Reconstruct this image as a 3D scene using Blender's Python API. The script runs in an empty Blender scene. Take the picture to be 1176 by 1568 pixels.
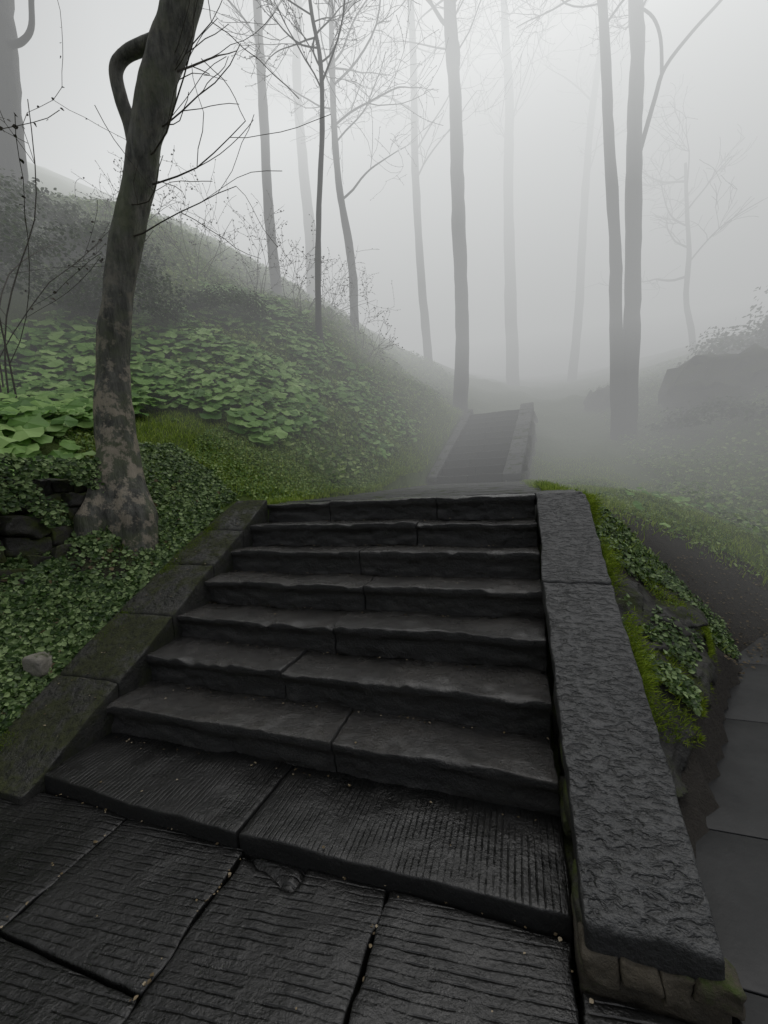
import bpy, math, random
import numpy as np
from mathutils import Vector, Matrix
rng = np.random.default_rng(11)
random.seed(5)
scene = bpy.context.scene
scene.view_settings.view_transform = 'Standard'
scene.view_settings.look = 'None'
scene.view_settings.exposure = 0

# ------------------------------------------------------------------ noise
def _h(ix, iy, iz):
    n = (ix*374761393 + iy*668265263 + iz*1274126177) & 0x7fffffff
    n = ((n ^ (n >> 13))*1103515245 + 12345) & 0x7fffffff
    n = ((n ^ (n >> 15))*69069 + 1) & 0x7fffffff
    return (n & 0xffff)/32767.5 - 1.0
def vnoise(p):
    i = np.floor(p).astype(np.int64); f = p - i; u = f*f*(3-2*f)
    r = 0
    for dx in (0, 1):
        wx = u[:, 0] if dx else 1-u[:, 0]
        for dy in (0, 1):
            wy = u[:, 1] if dy else 1-u[:, 1]
            for dz in (0, 1):
                wz = u[:, 2] if dz else 1-u[:, 2]
                r = r + wx*wy*wz*_h(i[:, 0]+dx, i[:, 1]+dy, i[:, 2]+dz)
    return r
def fbm(p, o=3):
    r = 0; a = 1.0; q = p.copy()
    for k in range(o):
        r = r + a*vnoise(q); q = q*2.03 + 17.3; a *= .5
    return r
def fbm3(p, o=3):
    return np.stack([fbm(p, o), fbm(p+31.7, o), fbm(p+73.1, o)], 1)

# ------------------------------------------------------------------ mesh helpers
class B:
    def __init__(s): s.v = []; s.f = []; s.a = []; s.n = 0
    def add(s, v, f, var=0.5):
        v = np.asarray(v, float); f = np.asarray(f, int)
        s.v.append(v); s.f.append(f + s.n); s.n += len(v)
        s.a.append(np.full(len(v), var) if np.isscalar(var) else np.asarray(var))
    def obj(s, name, mat, smooth=True, parent=None, extra=None):
        V = np.concatenate(s.v); A = np.concatenate(s.a)
        me = bpy.data.meshes.new(name)
        me.vertices.add(len(V)); me.vertices.foreach_set('co', V.astype(np.float32).ravel())
        li = np.concatenate([f.ravel() for f in s.f]).astype(np.int32)
        sizes = np.concatenate([np.full(len(f), f.shape[1]) for f in s.f])
        starts = np.concatenate([[0], np.cumsum(sizes)[:-1]]).astype(np.int32)
        me.loops.add(len(li)); me.loops.foreach_set('vertex_index', li)
        me.polygons.add(len(sizes)); me.polygons.foreach_set('loop_start', starts)
        me.update(calc_edges=True)
        at = me.attributes.new('var', 'FLOAT', 'POINT'); at.data.foreach_set('value', A.astype(np.float32))
        if extra:
            for k, arr in extra.items():
                at = me.attributes.new(k, 'FLOAT', 'POINT'); at.data.foreach_set('value', arr.astype(np.float32))
        me.polygons.foreach_set('use_smooth', np.full(len(sizes), smooth))
        me.materials.append(mat)
        me.validate()
        ob = bpy.data.objects.new(name, me); scene.collection.objects.link(ob)
        if parent: ob.parent = parent
        return ob
def empty(name):
    e = bpy.data.objects.new(name, None); scene.collection.objects.link(e); return e

def axis_pts(lo, hi, cell, r):
    r = min(r, (hi-lo)*.45)
    n = max(1, int(round((hi-lo-2*r)/cell)))
    return np.concatenate([[lo, lo+r*.3], np.linspace(lo+r, hi-r, n+1), [hi-r*.3, hi]])
def rbox(x0, x1, y0, y1, z0, z1, cell=.04, r=.012, amp=.004, fr=9, amp2=0., fr2=3):
    lo = np.array([x0, y0, z0]); hi = np.array([x1, y1, z1])
    ax = [axis_pts(lo[k], hi[k], cell, r) for k in range(3)]
    vs = []; fs = []; n = 0
    for k in range(3):
        a, b = [(1, 2), (2, 0), (0, 1)][k]
        ga, gb = np.meshgrid(ax[a], ax[b], indexing='ij')
        na, nb = ga.shape
        idx = np.arange(na*nb).reshape(na, nb)
        q = np.stack([idx[:-1, :-1], idx[1:, :-1], idx[1:, 1:], idx[:-1, 1:]], -1).reshape(-1, 4)
        for s in (0, 1):
            P = np.zeros((na*nb, 3)); P[:, a] = ga.ravel(); P[:, b] = gb.ravel()
            P[:, k] = hi[k] if s else lo[k]
            vs.append(P); fs.append((q if s else q[:, ::-1]) + n); n += na*nb
    V = np.concatenate(vs); F = np.concatenate(fs)
    key = np.round(V*1e5).astype(np.int64)
    _, ui, inv = np.unique(key, axis=0, return_index=True, return_inverse=True)
    V = V[ui]; F = inv.reshape(-1)[F]
    rr = np.minimum(r, (hi-lo)*.45)
    q = np.clip(V, lo+rr, hi-rr); d = V-q
    dn = d/np.maximum(rr, 1e-6); L = np.linalg.norm(dn, axis=1, keepdims=True)
    m = (L > 1e-6)[:, 0]
    big = np.max(np.abs(dn), axis=1, keepdims=True)
    V[m] = q[m] + (d*big/np.maximum(L, 1e-6))[m]
    V = V + amp*fbm3(V*fr, 3)
    if amp2: V = V + amp2*fbm3(V*fr2+5.1, 2)
    return V, F
def tube(b, pts, rad, seg=6, var=.5, sub=1, rough=0., flare=None):
    P = np.asarray(pts, float); R = np.asarray(rad, float)
    if sub > 1:
        n = len(P); T = np.linspace(0, n-1, (n-1)*sub+1)
        i = np.clip(np.floor(T).astype(int), 0, n-2); t = (T-i)[:, None]
        p0 = P[np.clip(i-1, 0, n-1)]; p1 = P[i]; p2 = P[i+1]; p3 = P[np.clip(i+2, 0, n-1)]
        P = .5*((2*p1)+(-p0+p2)*t+(2*p0-5*p1+4*p2-p3)*t*t+(-p0+3*p1-3*p2+p3)*t**3)
        R = R[i]*(1-t[:, 0])+R[i+1]*t[:, 0]
    D = np.gradient(P, axis=0); D /= np.maximum(np.linalg.norm(D, axis=1, keepdims=True), 1e-9)
    ref = np.array([.31, .93, .17])
    if abs(D.mean(0)@ref) > .85: ref = np.array([.9, -.1, .3])
    U = np.cross(D, ref); U /= np.linalg.norm(U, axis=1, keepdims=True)
    W = np.cross(D, U)
    a = np.linspace(0, 2*math.pi, seg, endpoint=False)
    V = P[:, None, :] + R[:, None, None]*(np.cos(a)[None, :, None]*U[:, None, :]+np.sin(a)[None, :, None]*W[:, None, :])
    V = V.reshape(-1, 3)
    if rough:
        c = np.repeat(P, seg, axis=0); out = V-c
        k = fbm(V*np.array([9, 9, 2.5]), 3)*rough + fbm(V*2.3+9, 2)*rough*.8
        if flare:
            aa = np.tile(a, len(P)); k = k + np.clip((flare-V[:, 2])/.35, 0, 1.5)**1.5*(.25+.35*np.maximum(np.sin(aa*4+.7), 0)+.2*np.maximum(np.sin(aa*7), 0))
        V = V + out*k[:, None]
    n = len(P); idx = np.arange(n*seg).reshape(n, seg)
    nx = np.roll(idx, -1, axis=1)
    F = np.stack([idx[:-1], nx[:-1], nx[1:], idx[1:]], -1).reshape(-1, 4)
    b.add(V, F, var)

# ------------------------------------------------------------------ materials
def newmat(name):
    m = bpy.data.materials.new(name); m.use_nodes = True
    nt = m.node_tree; bs = nt.nodes['Principled BSDF']
    return m, nt, bs
def N(nt, t, **kw):
    n = nt.nodes.new(t)
    for k, v in kw.items(): setattr(n, k, v)
    return n
def ramp(nt, src, stops):
    r = nt.nodes.new('ShaderNodeValToRGB'); e = r.color_ramp.elements
    e[0].position = stops[0][0]; e[0].color = (*stops[0][1], 1)
    e[1].position = stops[-1][0]; e[1].color = (*stops[-1][1], 1)
    for p, c in stops[1:-1]:
        x = e.new(p); x.color = (*c, 1)
    nt.links.new(src, r.inputs[0]); return r.outputs[0]
def mixc(nt, fac, a, b):
    m = nt.nodes.new('ShaderNodeMix'); m.data_type = 'RGBA'
    for s, v in ((m.inputs[0], fac), (m.inputs[6], a), (m.inputs[7], b)):
        if hasattr(v, 'is_output'): nt.links.new(v, s)
        else: s.default_value = (*v, 1) if isinstance(v, tuple) else v
    return m.outputs[2]
def math_(nt, op, a, b=0., c=None):
    m = nt.nodes.new('ShaderNodeMath'); m.operation = op
    for s, v in zip(m.inputs, (a, b, c)):
        if v is None: continue
        if hasattr(v, 'is_output'): nt.links.new(v, s)
        else: s.default_value = v
    return m.outputs[0]
def noise_(nt, co, sc, det=4, rough=.6, dist=0.):
    n = nt.nodes.new('ShaderNodeTexNoise'); n.inputs['Scale'].default_value = sc
    n.inputs['Detail'].default_value = det; n.inputs['Roughness'].default_value = rough
    n.inputs['Distortion'].default_value = dist
    nt.links.new(co, n.inputs['Vector']); return n.outputs[0]
def mapping(nt, co, scale=(1, 1, 1), rot=(0, 0, 0)):
    m = nt.nodes.new('ShaderNodeMapping'); m.inputs['Scale'].default_value = scale; m.inputs['Rotation'].default_value = rot
    nt.links.new(co, m.inputs['Vector']); return m.outputs[0]

def stone(name, c0, c1, chisel=None, period=.024, cstr=.5, bump=.5, rough=(.3, .6), moss=0., mossc=(.035, .05, .008), fine=60, rot=0., pits=None, spec=.5, dist=.7, side_shade=0., n2s=.8, n3s=.35, pitdark=.6, film=0.):
    m, nt, bs = newmat(name)
    co0 = N(nt, 'ShaderNodeTexCoord').outputs['Object']
    co = mapping(nt, co0, rot=(0, 0, rot)) if rot else co0
    n1 = noise_(nt, co, 3.2, 6, .65); n2 = noise_(nt, co, 17, 5, .65); n3 = noise_(nt, co, fine, 4, .7)
    var = N(nt, 'ShaderNodeAttribute', attribute_name='var').outputs['Fac']
    f = math_(nt, 'ADD', math_(nt, 'MULTIPLY', n1, .55), math_(nt, 'MULTIPLY', n2, .45))
    col = ramp(nt, f, [(.32, c0), (.68, c1)])
    vv = math_(nt, 'MULTIPLY_ADD', var, .8, .6)
    hs = N(nt, 'ShaderNodeHueSaturation'); nt.links.new(vv, hs.inputs['Value']); nt.links.new(col, hs.inputs['Color'])
    col = hs.outputs[0]
    geo = N(nt, 'ShaderNodeNewGeometry')
    sx = N(nt, 'ShaderNodeSeparateXYZ'); nt.links.new(geo.outputs['Normal'], sx.inputs[0])
    if moss > 0:
        mm = noise_(nt, co, 5.5, 6, .7)
        a = math_(nt, 'ADD', mm, math_(nt, 'MULTIPLY', sx.outputs[2], .06))
        mk = ramp(nt, a, [(.62-moss*.35, (0, 0, 0)), (.74-moss*.35, (1, 1, 1))])
        mc = mixc(nt, n2, tuple(x*.45 for x in mossc), tuple(x*1.6 for x in mossc))
        col = mixc(nt, mk, col, mc)
    rr = ramp(nt, n1, [(.35, (rough[0],)*3), (.65, (rough[1],)*3)])
    if moss > 0: rr = mixc(nt, mk, rr, (.9, .9, .9))
    if side_shade > 0:   # shade painted into the colour of the upright faces
        g = math_(nt, 'MULTIPLY', math_(nt, 'SUBTRACT', 1.0, math_(nt, 'ABSOLUTE', sx.outputs[2])), side_shade)
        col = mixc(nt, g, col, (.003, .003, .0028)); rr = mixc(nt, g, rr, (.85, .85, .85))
    nt.links.new(rr, bs.inputs['Roughness']); bs.inputs['Specular IOR Level'].default_value = spec
    h = math_(nt, 'ADD', math_(nt, 'MULTIPLY', n2, n2s), math_(nt, 'MULTIPLY', n3, n3s))
    flat = math_(nt, 'POWER', math_(nt, 'ABSOLUTE', sx.outputs[2]), 4)
    if film > 0:    # standing film of rain water on parts of the treads
        wet = ramp(nt, noise_(nt, co, 4.3, 5, .65), [(.45, (0, 0, 0)), (.6, (film,)*3)])
        nt.links.new(math_(nt, 'MULTIPLY', wet, flat), bs.inputs['Coat Weight'])
        bs.inputs['Coat Roughness'].default_value = .16
    if chisel:
        w = N(nt, 'ShaderNodeTexWave', bands_direction=chisel)
        w.inputs['Scale'].default_value = .314/period; w.inputs['Distortion'].default_value = dist
        w.inputs['Detail'].default_value = 2; w.inputs['Detail Scale'].default_value = 2.5; w.inputs['Detail Roughness'].default_value = .6
        nt.links.new(co, w.inputs['Vector'])
        msk = ramp(nt, noise_(nt, co, 9, 5, .7), [(.40, (.0,)*3), (.62, (1, 1, 1))])
        groove = math_(nt, 'POWER', w.outputs['Fac'], 9.0)
        k = math_(nt, 'MULTIPLY', math_(nt, 'MULTIPLY', groove, msk), flat)
        h = math_(nt, 'SUBTRACT', h, math_(nt, 'MULTIPLY', k, cstr))
    if pits:
        s1 = mapping(nt, co, scale=pits)
        p1 = noise_(nt, s1, 1.0, 3, .55, .4)
        k = ramp(nt, p1, [(.36, (0, 0, 0)), (.5, (.8, .8, .8)), (.62, (1, 1, 1))])
        h = math_(nt, 'ADD', h, math_(nt, 'MULTIPLY', math_(nt, 'MULTIPLY', k, flat), cstr))
        col = mixc(nt, math_(nt, 'MULTIPLY', k, .75), mixc(nt, pitdark, col, (.008, .008, .008)), col)
    nt.links.new(col, bs.inputs['Base Color'])
    bp = N(nt, 'ShaderNodeBump'); bp.inputs['Strength'].default_value = bump; bp.inputs['Distance'].default_value = .02
    nt.links.new(h, bp.inputs['Height']); nt.links.new(bp.outputs[0], bs.inputs['Normal'])
    if film > 0:
        b2 = N(nt, 'ShaderNodeBump'); b2.inputs['Strength'].default_value = .25; b2.inputs['Distance'].default_value = .02
        nt.links.new(h, b2.inputs['Height']); nt.links.new(b2.outputs[0], bs.inputs['Coat Normal'])
    return m

def leafmat(name, dark, mid, light, rough=.5, spec=.3):
    m, nt, bs = newmat(name)
    var = N(nt, 'ShaderNodeAttribute', attribute_name='var').outputs['Fac']
    co = N(nt, 'ShaderNodeTexCoord').outputs['Object']
    n = noise_(nt, co, 1.4, 3)
    f = math_(nt, 'ADD', math_(nt, 'MULTIPLY', var, .65), math_(nt, 'MULTIPLY', n, .4))
    c = ramp(nt, f, [(.1, dark), (.5, mid), (.9, light)])
    nt.links.new(c, bs.inputs['Base Color']); bs.inputs['Roughness'].default_value = rough
    bs.inputs['Specular IOR Level'].default_value = spec
    tr = N(nt, 'ShaderNodeBsdfTranslucent'); nt.links.new(c, tr.inputs['Color'])
    mx = N(nt, 'ShaderNodeMixShader'); mx.inputs[0].default_value = .25
    nt.links.new(bs.outputs[0], mx.inputs[1]); nt.links.new(tr.outputs[0], mx.inputs[2])
    nt.links.new(mx.outputs[0], nt.nodes['Material Output'].inputs['Surface'])
    return m

def bark(name, c0, c1, lichen=None, moss=None, zlow=None):
    m, nt, bs = newmat(name)
    co = N(nt, 'ShaderNodeTexCoord').outputs['Object']
    st = mapping(nt, co, (1, 1, .22))
    n1 = noise_(nt, st, 22, 6, .7); n2 = noise_(nt, co, 9, 6, .7); n3 = noise_(nt, st, 60, 4, .7)
    col = ramp(nt, n1, [(.35, c0), (.68, c1)])
    if moss:
        k = ramp(nt, noise_(nt, co, 3.3, 5, .6), [(.46, (0, 0, 0)), (.62, (.8, .8, .8))])
        col = mixc(nt, k, col, moss)
    if lichen:
        k = ramp(nt, n2, [(.50, (0, 0, 0)), (.57, (1, 1, 1))])
        if zlow:
            sz = N(nt, 'ShaderNodeSeparateXYZ'); nt.links.new(co, sz.inputs[0])
            g = N(nt, 'ShaderNodeMapRange'); g.inputs[1].default_value = zlow[0]; g.inputs[2].default_value = zlow[1]
            g.inputs[3].default_value = 1; g.inputs[4].default_value = 0.12
            nt.links.new(sz.outputs[2], g.inputs[0])
            k = math_(nt, 'MULTIPLY', k, g.outputs[0])
        col = mixc(nt, k, col, mixc(nt, n1, tuple(x*.5 for x in lichen), lichen))
    nt.links.new(col, bs.inputs['Base Color']); bs.inputs['Roughness'].default_value = .7
    bp = N(nt, 'ShaderNodeBump'); bp.inputs['Strength'].default_value = 1; bp.inputs['Distance'].default_value = .025
    nt.links.new(math_(nt, 'ADD', n1, math_(nt, 'MULTIPLY', n3, .5)), bp.inputs['Height'])
    nt.links.new(bp.outputs[0], bs.inputs['Normal'])
    return m

M_step = stone('wet_step_stone', (.006, .006, .0055), (.040, .036, .030), 'DIAGONAL', .05, .08, .9, (.10, .36), moss=0, spec=.9, side_shade=.88, fine=85, n3s=.6, film=.8)
M_step0 = stone('chiselled_slab_stone', (.004, .0043, .004), (.014, .0138, .013), 'X', .022, .34, .6, (.2, .42), moss=0, side_shade=.8, n2s=.5, film=.25)
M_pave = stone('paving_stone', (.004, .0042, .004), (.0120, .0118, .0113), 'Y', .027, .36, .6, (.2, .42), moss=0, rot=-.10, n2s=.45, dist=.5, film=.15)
M_cheekR = stone('dressed_cap_stone', (.028, .029, .029), (.088, .089, .088), None, .034, .8, 1.0, (.22, .46), moss=.0, pits=(24, 62, 20), spec=.6, side_shade=.7, pitdark=.5)
M_cheekL = stone('mossy_cap_stone', (.018, .019, .016), (.08, .077, .065), None, .05, .55, .9, (.28, .7), moss=.46, mossc=(.036, .042, .010), pits=(30, 30, 20), side_shade=.5)
M_rock = stone('mossy_rock', (.008, .008, .0065), (.04, .037, .03), None, bump=1.0, rough=(.4, .8), moss=.42, mossc=(.04, .052, .008), fine=45)
M_bank = stone('bank_rock', (.006, .006, .005), (.034, .031, .025), None, bump=1.0, rough=(.4, .8), moss=.26, mossc=(.028, .036, .007), fine=45)
M_rub = stone('rubble_stone', (.02, .018, .013), (.075, .062, .042), None, bump=1.0, rough=(.6, .9), moss=.22)
M_pale = stone('pale_rock', (.10, .095, .08), (.26, .24, .20), None, bump=1.0, rough=(.6, .9), moss=.1)
M_path = stone('path_stone', (.009, .0093, .0095), (.018, .0185, .019), None, bump=.12, rough=(.3, .55), moss=0., spec=.4)
M_far = stone('upper_flight_stone', (.012, .012, .012), (.036, .036, .034), None, bump=.5, rough=(.4, .6), moss=.1)
M_farcap = stone('upper_cap_stone', (.05, .05, .05), (.11, .11, .105), None, bump=.5, rough=(.5, .7), moss=.15)
M_ftree = bark('foreground_bark', (.026, .027, .022), (.15, .148, .125), lichen=(.38, .33, .25), moss=(.085, .10, .048), zlow=(2.1, 3.2))
M_tree = bark('tree_bark', (.018, .018, .0165), (.065, .065, .06), moss=(.045, .05, .038))
M_twig = bark('twig_bark', (.03, .024, .018), (.09, .075, .055))
M_grass = leafmat('grass_blade', (.08, .15, .014), (.25, .36, .04), (.46, .55, .11))
M_cover = leafmat('ground_cover_leaf', (.045, .10, .015), (.15, .26, .048), (.40, .50, .17), .42)
M_ivy = leafmat('ivy_leaf', (.014, .036, .010), (.06, .115, .025), (.36, .48, .20), .33)
M_butter = leafmat('butterbur_leaf', (.06, .15, .03), (.19, .36, .075), (.40, .58, .20), .5)
M_shrub = leafmat('shrub_leaf', (.015, .03, .01), (.045, .08, .025), (.10, .15, .05), .5)
M_moss = leafmat('moss_tuft', (.07, .11, .008), (.19, .28, .02), (.38, .47, .06), .8, .1)
M_dead = leafmat('dead_leaf', (.05, .035, .02), (.2, .15, .08), (.5, .42, .3), .6)

# ------------------------------------------------------------------ terrain
CP = np.array([
(-2.6,1.3,.12),(-2.6,2.0,.50),(-2.6,2.6,.86),(-2.5,3.2,1.22),
(-2.95,1.2,.45),(-2.95,2.0,.85),(-2.9,2.5,1.20),
(-3.35,1.0,1.35),(-3.35,2.0,1.5),(-3.15,2.6,1.55),(-3.0,2.7,1.5),(-3.0,3.3,1.58),
(-4.5,2,2.0),(-5.4,3.1,2.55),(-4.2,4.2,2.45),(-3.5,5.3,2.7),(-2.6,4.45,1.66),
(-3.9,8.5,4.7),(-5.8,9,6.0),(-9.1,8,8.2),(-1.9,12.4,3.5),(-6,10,6.45),(-10.5,6.5,7.4),(-4.06,10.56,5.5),(-3.2,16.1,5.9),
(-8,4,5.0),(-7,1,3.6),(-4.5,.5,1.7),(-3.3,.3,1.0),(-2.7,.6,.1),(-3,-1,.3),(-4,-1,1.2),(-7,-3,3.),
(-2.3,3.6,1.25),(-2.15,5,1.40),(-2.0,6.7,1.66),(-1.95,8.4,1.95),(-1.8,10,2.7),
(-1,3.5,1.05),(-1,5,1.1),(-1,7.9,1.15),(-.8,9,1.4),(-.5,11.8,2.8),(-1,14,3.6),
(.5,3.4,1.08),(.45,5,1.15),(.5,8,1.18),(.9,8.7,1.18),(1.0,11,1.9),(2.8,12.6,2.3),(1.5,14,3.0),
(1.25,4.6,.84),(1.05,3.5,.5),(2,6,.86),(3,6.4,.45),(1.7,4.04,.12),(2.6,4.6,.05),(4,5,.0),(1.4,3.4,.0),
(.7,1.5,-.06),(1.5,2.5,-.06),(3,2,-.06),(2,-2,-.06),(0,-2,-.06),(-2,-2,-.06),(6,0,-.05),(-1,.5,-.06),(6,3,-.03),
(4.2,10.9,1.95),(5.2,13.2,3.6),(7,14,4.5),(6,8,.9),(9,8,1.8),(6,11,2.8),(10,4,.4),
(0,20,5.5),(0,30,8),(10,30,9),(-10,20,11),(-20,10,15),(-20,30,18),(20,10,6),(20,30,10),(-20,-10,7),(20,-10,0),(0,-20,-.05),(-14,0,7),
(-60,0,25),(60,0,5),(0,70,15),(-60,70,35),(60,70,15),(0,-60,0),(-60,-60,12),(60,-60,0)], float)
def _phi(r2): return np.where(r2 > 1e-12, .5*r2*np.log(np.maximum(r2, 1e-12)), 0)
n = len(CP); X = CP[:, :2]
K = _phi(((X[:, None]-X[None])**2).sum(-1)) + np.eye(n)*.004
Pm = np.hstack([np.ones((n, 1)), X])
A = np.zeros((n+3, n+3)); A[:n, :n] = K; A[:n, n:] = Pm; A[n:, :n] = Pm.T
W = np.linalg.solve(A, np.concatenate([CP[:, 2], np.zeros(3)]))
zL = lambda y: .055+.617*(y-1.2)
def path_edge(x): return np.interp(x, [.44, .5, 1.14, 1.5, 2.6, 4, 12], [1.4, 1.5, 3.0, 3.5, 4.2, 4.6, 4.6])
def land_l(y): return np.interp(y, [3.0, 3.5, 5, 8, 12.2], [-2.4, -2.15, -1.85, -1.75, -1.36])
def land_r(y): return np.interp(y, [3.0, 3.45, 3.6, 5, 8, 12.2], [.46, .46, .25, .2, .13, .52])
def sstep(a, b, x): t = np.clip((x-a)/(b-a), 0, 1); return t*t*(3-2*t)
def H(x, y):
    x = np.asarray(x, float); y = np.asarray(y, float); out = np.empty(len(x))
    for s in range(0, len(x), 20000):
        xx = x[s:s+20000]; yy = y[s:s+20000]
        r2 = (xx[:, None]-X[None, :, 0])**2 + (yy[:, None]-X[None, :, 1])**2
        out[s:s+20000] = _phi(r2)@W[:n] + W[n]+W[n+1]*xx+W[n+2]*yy
    p = np.stack([x, y, x*0], 1)
    dist = np.hypot(x+.5, y-2)
    out += fbm(p*.9, 3)*.05*np.clip(dist/4, .3, 3) + fbm(p*4.2, 3)*.02
    base = np.where(y < 1.2, np.maximum(.055-.1*(1.2-y), 0), zL(np.minimum(y, 3.2)))-.07
    bank_ = base + np.clip(-2.56-x, 0, 1)*(1.15) + fbm(p*4.2, 3)*.02
    wgt = sstep(-3.05, -2.95, x)*(1-sstep(2.2, 2.6, y)*sstep(-2.7, -2.9, x))*(1-sstep(2.9, 3.3, y))*sstep(.2, .6, y)*(x < -2.3)
    out = out*(1-wgt)+bank_*wgt
    ins = (x > -2.48) & (x < .42) & (y > 1.0) & (y < 3.3)
    out = np.where(ins, np.minimum(out, .224+.622*(y-1.536)-.35), out)
    lz = np.where(y < 8, 1.214+.019*(y-3.2), 1.30+.487*(y-8))
    ins = (y >= 3.1) & (y < 12.1) & (x > land_l(y)+.05) & (x < land_r(y)-.05)
    out = np.where(ins, np.minimum(out, lz-.25), out)
    out = np.where((x > -2.5) & (y < 1.2) & (x < 8), np.minimum(out, -.06), out)
    out = np.where((x > .44) & (y < path_edge(x)-.1) & (x < 9), np.minimum(out, -.05), out)
    return out
def HN(x, y, e=.06):
    z = H(x, y); gx = (H(x+e, y)-H(x-e, y))/(2*e); gy = (H(x, y+e)-H(x, y-e))/(2*e)
    g = np.hypot(gx, gy); k = np.where(g > 1.2, 1.2/np.maximum(g, 1e-6), 1)
    nn = np.stack([-gx*k, -gy*k, np.ones_like(gx)], 1); nn /= np.linalg.norm(nn, axis=1, keepdims=True)
    return z, nn
gx = np.concatenate([-np.geomspace(120, 7.1, 45), np.arange(-7, 5.01, .07), np.geomspace(5.1, 120, 50)])
gy = np.concatenate([-np.geomspace(80, .6, 40), np.arange(-.5, 10.01, .07), np.arange(10.15, 20, .2), np.geomspace(20.2, 160, 40)])
GX, GY = np.meshgrid(gx, gy, indexing='ij')
xf, yf = GX.ravel(), GY.ravel(); zf = H(xf, yf)
idx = np.arange(len(xf)).reshape(GX.shape)
F = np.stack([idx[:-1, :-1], idx[1:, :-1], idx[1:, 1:], idx[:-1, 1:]], -1).reshape(-1, 4)
m, nt, bs = newmat('earth_and_moss')
co = N(nt, 'ShaderNodeTexCoord').outputs['Object']
n1 = noise_(nt, co, 1.3, 6, .65); n2 = noise_(nt, co, 9, 6, .7); n3 = noise_(nt, co, 45, 5, .7)
dirt = mixc(nt, n3, (.010, .008, .006), (.05, .042, .032))
grn = mixc(nt, n2, (.035, .06, .008), (.12, .18, .024))
fa = N(nt, 'ShaderNodeAttribute', attribute_name='green').outputs['Fac']
k = ramp(nt, math_(nt, 'ADD', math_(nt, 'MULTIPLY', n1, .5), math_(nt, 'ADD', math_(nt, 'MULTIPLY', n2, .3), math_(nt, 'MULTIPLY', fa, .6))), [(.55, (0, 0, 0)), (.75, (1, 1, 1))])
nt.links.new(mixc(nt, k, dirt, grn), bs.inputs['Base Color']); bs.inputs['Roughness'].default_value = .9
bp = N(nt, 'ShaderNodeBump'); bp.inputs['Strength'].default_value = 1; bp.inputs['Distance'].default_value = .03
nt.links.new(math_(nt, 'ADD', n2, n3), bp.inputs['Height']); nt.links.new(bp.outputs[0], bs.inputs['Normal'])
M_earth = m
green = np.where((xf < -2) | (yf > 5), .8, .5)
dd = np.hypot(xf-1.9, (yf-4.0)*1.3); green = np.where(dd < 1.3, .0, green)
green = np.where((xf > .3) & (yf < 3.5), 0., green)
green = np.where((xf > -3.4) & (xf < -2.4) & (yf < 2.8), .35, green)
b = B(); b.add(np.stack([xf, yf, zf], 1), F); b.obj('ground', M_earth, extra={'green': green})

# ------------------------------------------------------------------ main staircase
st = empty('stone_staircase')
Z = lambda i: .224+.165*(i-1)
Y = lambda i: 1.536+.265*(i-1)
XL, XR = -2.12, .125
joints = {1: [-.80], 2: [-1.2], 3: [-1.01], 4: [-.93], 5: [-1.05], 6: [-.7], 7: [-1.5, -.6]}
bS = B()
for i in range(1, 8):
    xs = [XL]+joints[i]+[XR]
    for k in range(len(xs)-1):
        dz = random.uniform(-.007, .006); dy = random.uniform(-.014, .012)
        v, f = rbox(xs[k]+.003, xs[k+1]-.003, Y(i), Y(i)+.33, Z(i)-.172, Z(i), .016, .008, .005, 14, .012, 2.6)
        tilt = random.uniform(-.008, .008)
        v[:, 2] += dz + tilt*(v[:, 0]-xs[k]); v[:, 1] += dy
        fr = np.clip((Y(i)+.06-v[:, 1])/.06, 0, 1)
        low = np.clip((Z(i)-.030-v[:, 2])/.04, 0, 1)
        v[:, 1] += fr*low*(.024+.012*fbm(v*np.array([9, 9, 30]), 2)+.010*np.abs(fbm(v*np.array([30, 9, 60]), 2)))
        nose = np.exp(-((v[:, 1]-Y(i)-dy)**2)/.0006)*(v[:, 2] > Z(i)-.03)
        v[:, 2] -= nose*np.maximum(fbm(v*np.array([9, 9, 2]), 3), 0)*.018
        bS.add(v, f, random.uniform(.2, .8))
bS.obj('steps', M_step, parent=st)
b0 = B()
for xa, xb in ((-2.14, -1.02), (-1.010, .13)):
    v, f = rbox(xa, xb, 1.215, 1.62, -.05, .067, .025, .010, .004, 12, .012, 2.3)
    v[:, 1] += -.02*np.sin((v[:, 0]+2.1)*1.4)*(v[:, 1] < 1.4)
    b0.add(v, f, random.uniform(.4, .6))
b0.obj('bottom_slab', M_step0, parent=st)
zR = lambda y: .185+.517*(y-1.116)
bc = B()
for ya, yb, va in ((1.10, 2.285, .6), (2.293, 3.12, .5)):
    v, f = rbox(.125, .445, ya, yb, -.085, 0, .018, .012, .0045, 16, .010, 3)
    v[:, 0] += .02*(1.9-v[:, 1])*(v[:, 0] < .2)*(v[:, 1] < 1.9)
    v[:, 2] += zR(v[:, 1]) + .004*fbm(v*np.array([22, 50, 20]), 2)*(v[:, 2] > -.02)
    bc.add(v, f, va)
v, f = rbox(.128, .43, 3.126, 3.47, 1.13, 1.228, .025, .025, .004, 14, .01, 3)
bc.add(v, f, .55)
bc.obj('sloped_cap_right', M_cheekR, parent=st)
bw = B()
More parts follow.
